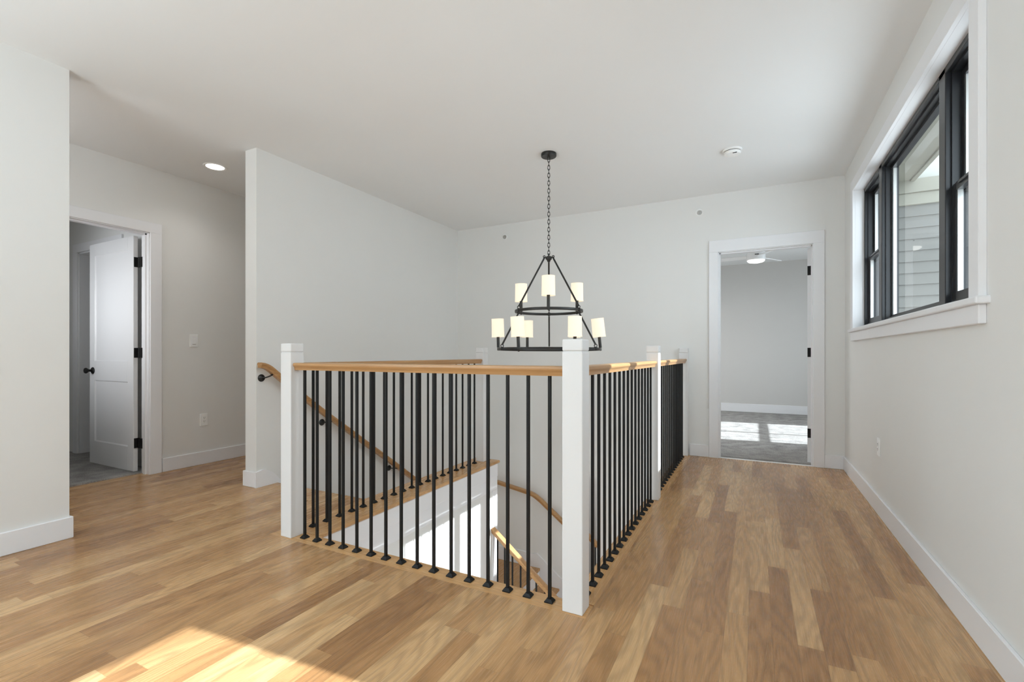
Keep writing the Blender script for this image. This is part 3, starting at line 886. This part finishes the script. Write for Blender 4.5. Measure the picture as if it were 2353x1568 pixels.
for dg in (85, -35, 205):
    m_ = MB()
    p0, p1, p2 = pol(.040, dg, 1.878), pol(RU, dg, ZU + .03), pol(RL, dg, ZLO + .03)
    m_.tube([p0, p1], .0072, 10); m_.tube([pol(RU, dg, ZU - .02), p2], .0072, 10)
    m_.tube([pol(.020, dg, 1.878), pol(.045, dg, 1.880)], .005, 8)
    # eye hooks at the joints
    for (pc, rr) in ((pol(.042, dg, 1.884), .010), (pol(RU, dg, ZU + .022), .012), (pol(RU, dg, ZU - .020), .010), (pol(RL, dg, ZLO + .022), .012)):
        tdir = pol(1, dg + 90, 0) - CC
        rdir = pol(1, dg, 0) - CC
        m_.tube([pc + rdir * (rr * math.cos(2 * PI * q / 12)) + Vector((0, 0, rr * math.sin(2 * PI * q / 12))) for q in range(12)], .0035, 6, True)
    m_.obox(pol(RU, dg, ZU), (.022, .022, .030), Matrix.Rotation(YAW + math.radians(dg), 3, 'Z'), .003)
    m_.obox(pol(RL, dg, ZLO), (.022, .022, .028), Matrix.Rotation(YAW + math.radians(dg), 3, 'Z'), .003)
    m_.build('rod', M['bronze'], ch, True)
def lamp(dg, R0, z, tilt=0.0, tdir=0.0):
    base = pol(R0, dg, zt_(dg, z))
    ax = Vector((0, 0, 1))
    if tilt:
        a = math.radians(tdir)
        h_ = Rr * math.cos(a) + Ff * math.sin(a)
        ax = (ax + h_ * math.tan(math.radians(tilt))).normalized()
    Q = Vector((0, 0, 1)).rotation_difference(ax).to_matrix()
    def fin(mb):
        for v in mb.bm.verts: v.co = Q @ v.co + base
        return mb
    so = fin(MB().lathe([(0, -.016), (.007, -.014), (.009, -.010), (.009, .010), (.0125, .012), (.0125, .112), (.010, .118), (0, .118)], (0, 0, 0), 'z', 16)).build('socket', M['bronze'], ch, True)
    sh = fin(MB().lathe([(.0515, .098), (.0540, .098), (.0540, .103), (.0530, .1035), (.0510, .246), (.0520, .2465), (.0520, .251), (.0495, .251), (.0485, .246), (.0505, .103), (.0515, .098)], (0, 0, 0), 'z', 40)).build('shade', M['shade'], ch, True)
    fin(MB().lathe([(0, .118), (.010, .120), (.016, .150), (.020, .170), (.016, .190), (0, .198)], (0, 0, 0), 'z', 14)).build('bulb', M['shade'], so, True)
for dg in (-95, 25, 145): lamp(dg, RU, ZU)
for dg, tl, td in ((-67, 0, 0), (-127, 2.5, 180), (-7, 6, 180), (173, 1.5, 180), (113, 0, 0), (53, 2, 0)): lamp(dg, RL, ZLO, tl, td)

# ================================================================== SMALL FITTINGS
# recessed light in the hall ceiling
dl = thing('recessed_downlight', 'lit round recessed light in the hall ceiling', 'ceiling light', (-4.269, 2.51, H))
MB().lathe([(.070, 0), (.092, 0), (.092, -.003), (.088, -.006), (.072, -.004), (.070, -.001)], (-4.269, 2.51, H), 'z', 40).build('trim_ring', M['plastic'], dl, True)
MB().lathe([(0, -.0005), (.071, -.0005), (.071, -.0025), (0, -.0035)], (-4.269, 2.51, H), 'z', 40).build('lens', M['led'], dl, True)
# smoke detector
sd = thing('smoke_detector', 'white round smoke detector on the ceiling near the far doorway', 'smoke detector', (-.165, 4.245, H))
MB().lathe([(0, 0), (.074, 0), (.074, -.010), (.070, -.013), (0, -.013)], (-.165, 4.245, H), 'z', 40).build('base', M['plastic'], sd, True)
MB().lathe([(.062, -.013), (.062, -.018), (0, -.018)], (-.165, 4.245, H), 'z', 40).build('vent_gap', M['slot'], sd, True)
MB().lathe([(.0, -.018), (.064, -.018), (.064, -.028), (.056, -.038), (.030, -.042), (0, -.042)], (-.165, 4.245, H), 'z', 40).build('cover', M['plastic'], sd, True)
MB().obox((-.145, 4.20, H - .0395), (.030, .008, .005)).build('slot', M['slot'], sd)
# sprinklers in the far wall
def sprinkler(x, z, label):
    o = thing('fire_sprinkler', label, 'sprinkler', (x, YF, z), 'sidewall sprinklers on the far wall')
    MB().lathe([(.024, 0), (.036, 0), (.037, -.004), (.034, -.008), (.026, -.006), (.024, -.001)], (x, YF, z), 'y', 32).build('escutcheon', M['plastic'], o, True)
    MB().lathe([(0, -.0005), (.025, -.0005), (.025, -.0015), (0, -.0015)], (x, YF, z), 'y', 24).build('cup', M['steel'], o)
    m_ = MB().lathe([(0, 0), (.009, 0), (.009, -.010), (.004, -.012), (.003, -.026), (0, -.026)], (x, YF, z), 'y', 14)
    m_.obox((x, YF - .024, z + .012), (.022, .010, .003)).obox((x, YF - .020, z), (.004, .012, .022))
    m_.build('head', M['steel'], o)
sprinkler(-.522, 2.573, 'small round sprinkler high on the far wall left of the doorway')
sprinkler(-2.855, 2.581, 'small round sprinkler high on the far wall above the stairwell, left of the chandelier chain')
# switch and outlets
def plate(parent, c, n, w_=.073, h_=.118):
    x, y, z = c
    if n == '+x': return MB().box(x, x + .006, y - w_ / 2, y + w_ / 2, z - h_ / 2, z + h_ / 2, .002, 2).build('plate', M['plastic'], parent)
    return MB().box(x - .006, x, y - w_ / 2, y + w_ / 2, z - h_ / 2, z + h_ / 2, .002, 2).build('plate', M['plastic'], parent)
sw = thing('light_switch', 'white rocker light switch on the hall wall right of the open door', 'light switch', (XH, 2.628, 1.207))
plate(sw, (XH, 2.628, 1.207), '+x')
m_ = MB().box(XH + .006, XH + .0075, 2.628 - .018, 2.628 + .018, 1.207 - .035, 1.207 + .035); m_.build('bezel', M['slot'], sw).data.materials[0] = M['trim']
MB().prism([(XH + .0075, 1.207 - .032), (XH + .0115, 1.207 - .032), (XH + .0085, 1.207), (XH + .0095, 1.207 + .032), (XH + .0075, 1.207 + .032)], 'y', 2.628 - .0155, 2.628 + .0155).build('rocker', M['plastic'], sw)
MB().box(XH + .0075, XH + .0085, 2.628 - .016, 2.628 + .016, 1.207 - .0345, 1.207 - .0325).build('gap', M['slot'], sw)
def outlet(c, n, label):
    x, y, z = c
    o = thing('power_outlet', label, 'outlet', c)
    plate(o, c, n)
    sg = 1 if n == '+x' else -1
    a, b2 = sorted((x + sg * .006, x + sg * .0085))
    MB().box(a, b2, y - .0165, y + .0165, z - .034, z + .034, .0015).build('receptacle', M['plastic'], o)
    m_ = MB()
    a, b2 = sorted((x + sg * .0084, x + sg * .0092))
    for dz in (.017, -.017):
        m_.box(a, b2, y - .0075, y - .005, z + dz - .001, z + dz + .008); m_.box(a, b2, y + .005, y + .0075, z + dz - .001, z + dz + .008)
        m_.box(a, b2, y - .0025, y + .0025, z + dz - .010, z + dz - .0055)
    m_.build('slots', M['slot'], o)
outlet((XH, 2.722, .435), '+x', 'white power outlet low on the hall wall below the light switch')
outlet((XR, 3.965, .450), '-x', 'white power outlet low on the wall under the black window')

# ================================================================== LIGHT
sun = bpy.data.lights.new('sun', 'SUN'); sun.energy = 12.0; sun.angle = math.radians(.6); sun.color = (.87, .94, 1.0)
so = bpy.data.objects.new('sun', sun); COL.objects.link(so)
dirv = Vector((-1.0, -.090, -.800))
so.rotation_euler = dirv.to_track_quat('-Z', 'Y').to_euler(); so.location = (6, 4, 6)

wld = bpy.data.worlds.new('sky'); SC.world = wld; wld.use_nodes = True
nt = wld.node_tree; nt.nodes.clear()
ow = nt.nodes.new('ShaderNodeOutputWorld'); bg = nt.nodes.new('ShaderNodeBackground')
bg.inputs[0].default_value = (.775, .90, 1.0, 1); bg.inputs[1].default_value = 5.6
nt.links.new(bg.outputs[0], ow.inputs[0])

def area(name, loc, rot, sx, sy, power, col=(1, 1, 1)):
    l = bpy.data.lights.new(name, 'AREA'); l.shape = 'RECTANGLE'; l.size = sx; l.size_y = sy; l.energy = power; l.color = col
    o = bpy.data.objects.new(name, l); COL.objects.link(o); o.location = loc; o.rotation_euler = rot
    return o
# lights: unseen fills are added in the loft, hall, rooms and storey below
COOL = (.72, .885, 1.0)
area('loft_ceiling_fill', (-2.3, -2.0, 1.1), (PI, 0, 0), 1.6, 1.6, 112, COOL)  # added fill behind the viewer, brightens the ceiling; no fixture there
area('lower_stairwell_fill', (-1.0, 2.6, ZLOW + .25), (PI, 0, 0), 1.6, 1.6, 22, COOL)  # added fill shining up the stairwell to even out the ceiling
area('passage_fill', (-1.8, YF + .9, OTOP - .05), (0, 0, 0), .5, .5, 6)  # added to lift the dark opening, not a known lamp
def spot(name, loc, e, col=(1, .97, .93)):
    pl = bpy.data.lights.new(name, 'SPOT'); pl.energy = e; pl.spot_size = math.radians(140); pl.spot_blend = .9; pl.shadow_soft_size = .07; pl.color = col
    o = bpy.data.objects.new(name, pl); COL.objects.link(o); o.location = loc
for q_ in ((.0, -1.2), (.0, -2.4), (-2.3, -1.2), (-1.1, -.9)): spot('loft_spot_fill', (q_[0], q_[1], H - .02), 28, (.80, .92, 1))  # added spots out of view, brighten floor and right wall
spot('hall_downlight', (-4.269, 2.51, H - .02), 11)
hp_ = bpy.data.lights.new('hall_fill', 'POINT'); hp_.energy = 12; hp_.shadow_soft_size = .15  # hidden point light, added for the hall ceiling and walls
o = bpy.data.objects.new('hall_fill', hp_); COL.objects.link(o); o.location = (-4.27, .3, 2.1)
area('bedroom_fill', (-1.75, 7.4, 2.45), (0, 0, 0), .9, .9, 42)  # added fill, hidden behind the wall, brightens the bedroom
area('left_room_fill', (-6.6, .8, 2.70), (0, 0, 0), .8, .8, 1.0)  # faint added fill for the side room, no fixture
lw_ = area('left_room_window_light', (-5.35, .22, 1.55), (-PI / 2, 0, PI), 0.6, .6, 5, (.92, .96, 1))
lw_.data.spread = math.radians(66)

# ================================================================== CAMERA
FPX = 1081.6
cam = bpy.data.cameras.new('camera'); cam.sensor_width = 36; cam.sensor_fit = 'HORIZONTAL'
cam.lens = FPX * 36 / 2353; cam.shift_y = (813.7 - 784) / 2353; cam.shift_x = -(1177.0 - 1176.5) / 2353
cam.clip_start = .05
co = bpy.data.objects.new('camera', cam); COL.objects.link(co)
co.location = (0, 0, 1.08); co.rotation_euler = (PI / 2, 0, .4762)
SC.camera = co

SC.view_settings.view_transform = 'Standard'; SC.view_settings.look = 'None'
SC.view_settings.exposure = 0.13; SC.view_settings.gamma = 1.0
SC.cycles.use_denoising = True
SC.cycles.max_bounces = 12; SC.cycles.diffuse_bounces = 8; SC.cycles.glossy_bounces = 4; SC.cycles.transparent_max_bounces = 12
SC.cycles.sample_clamp_indirect = 6.0
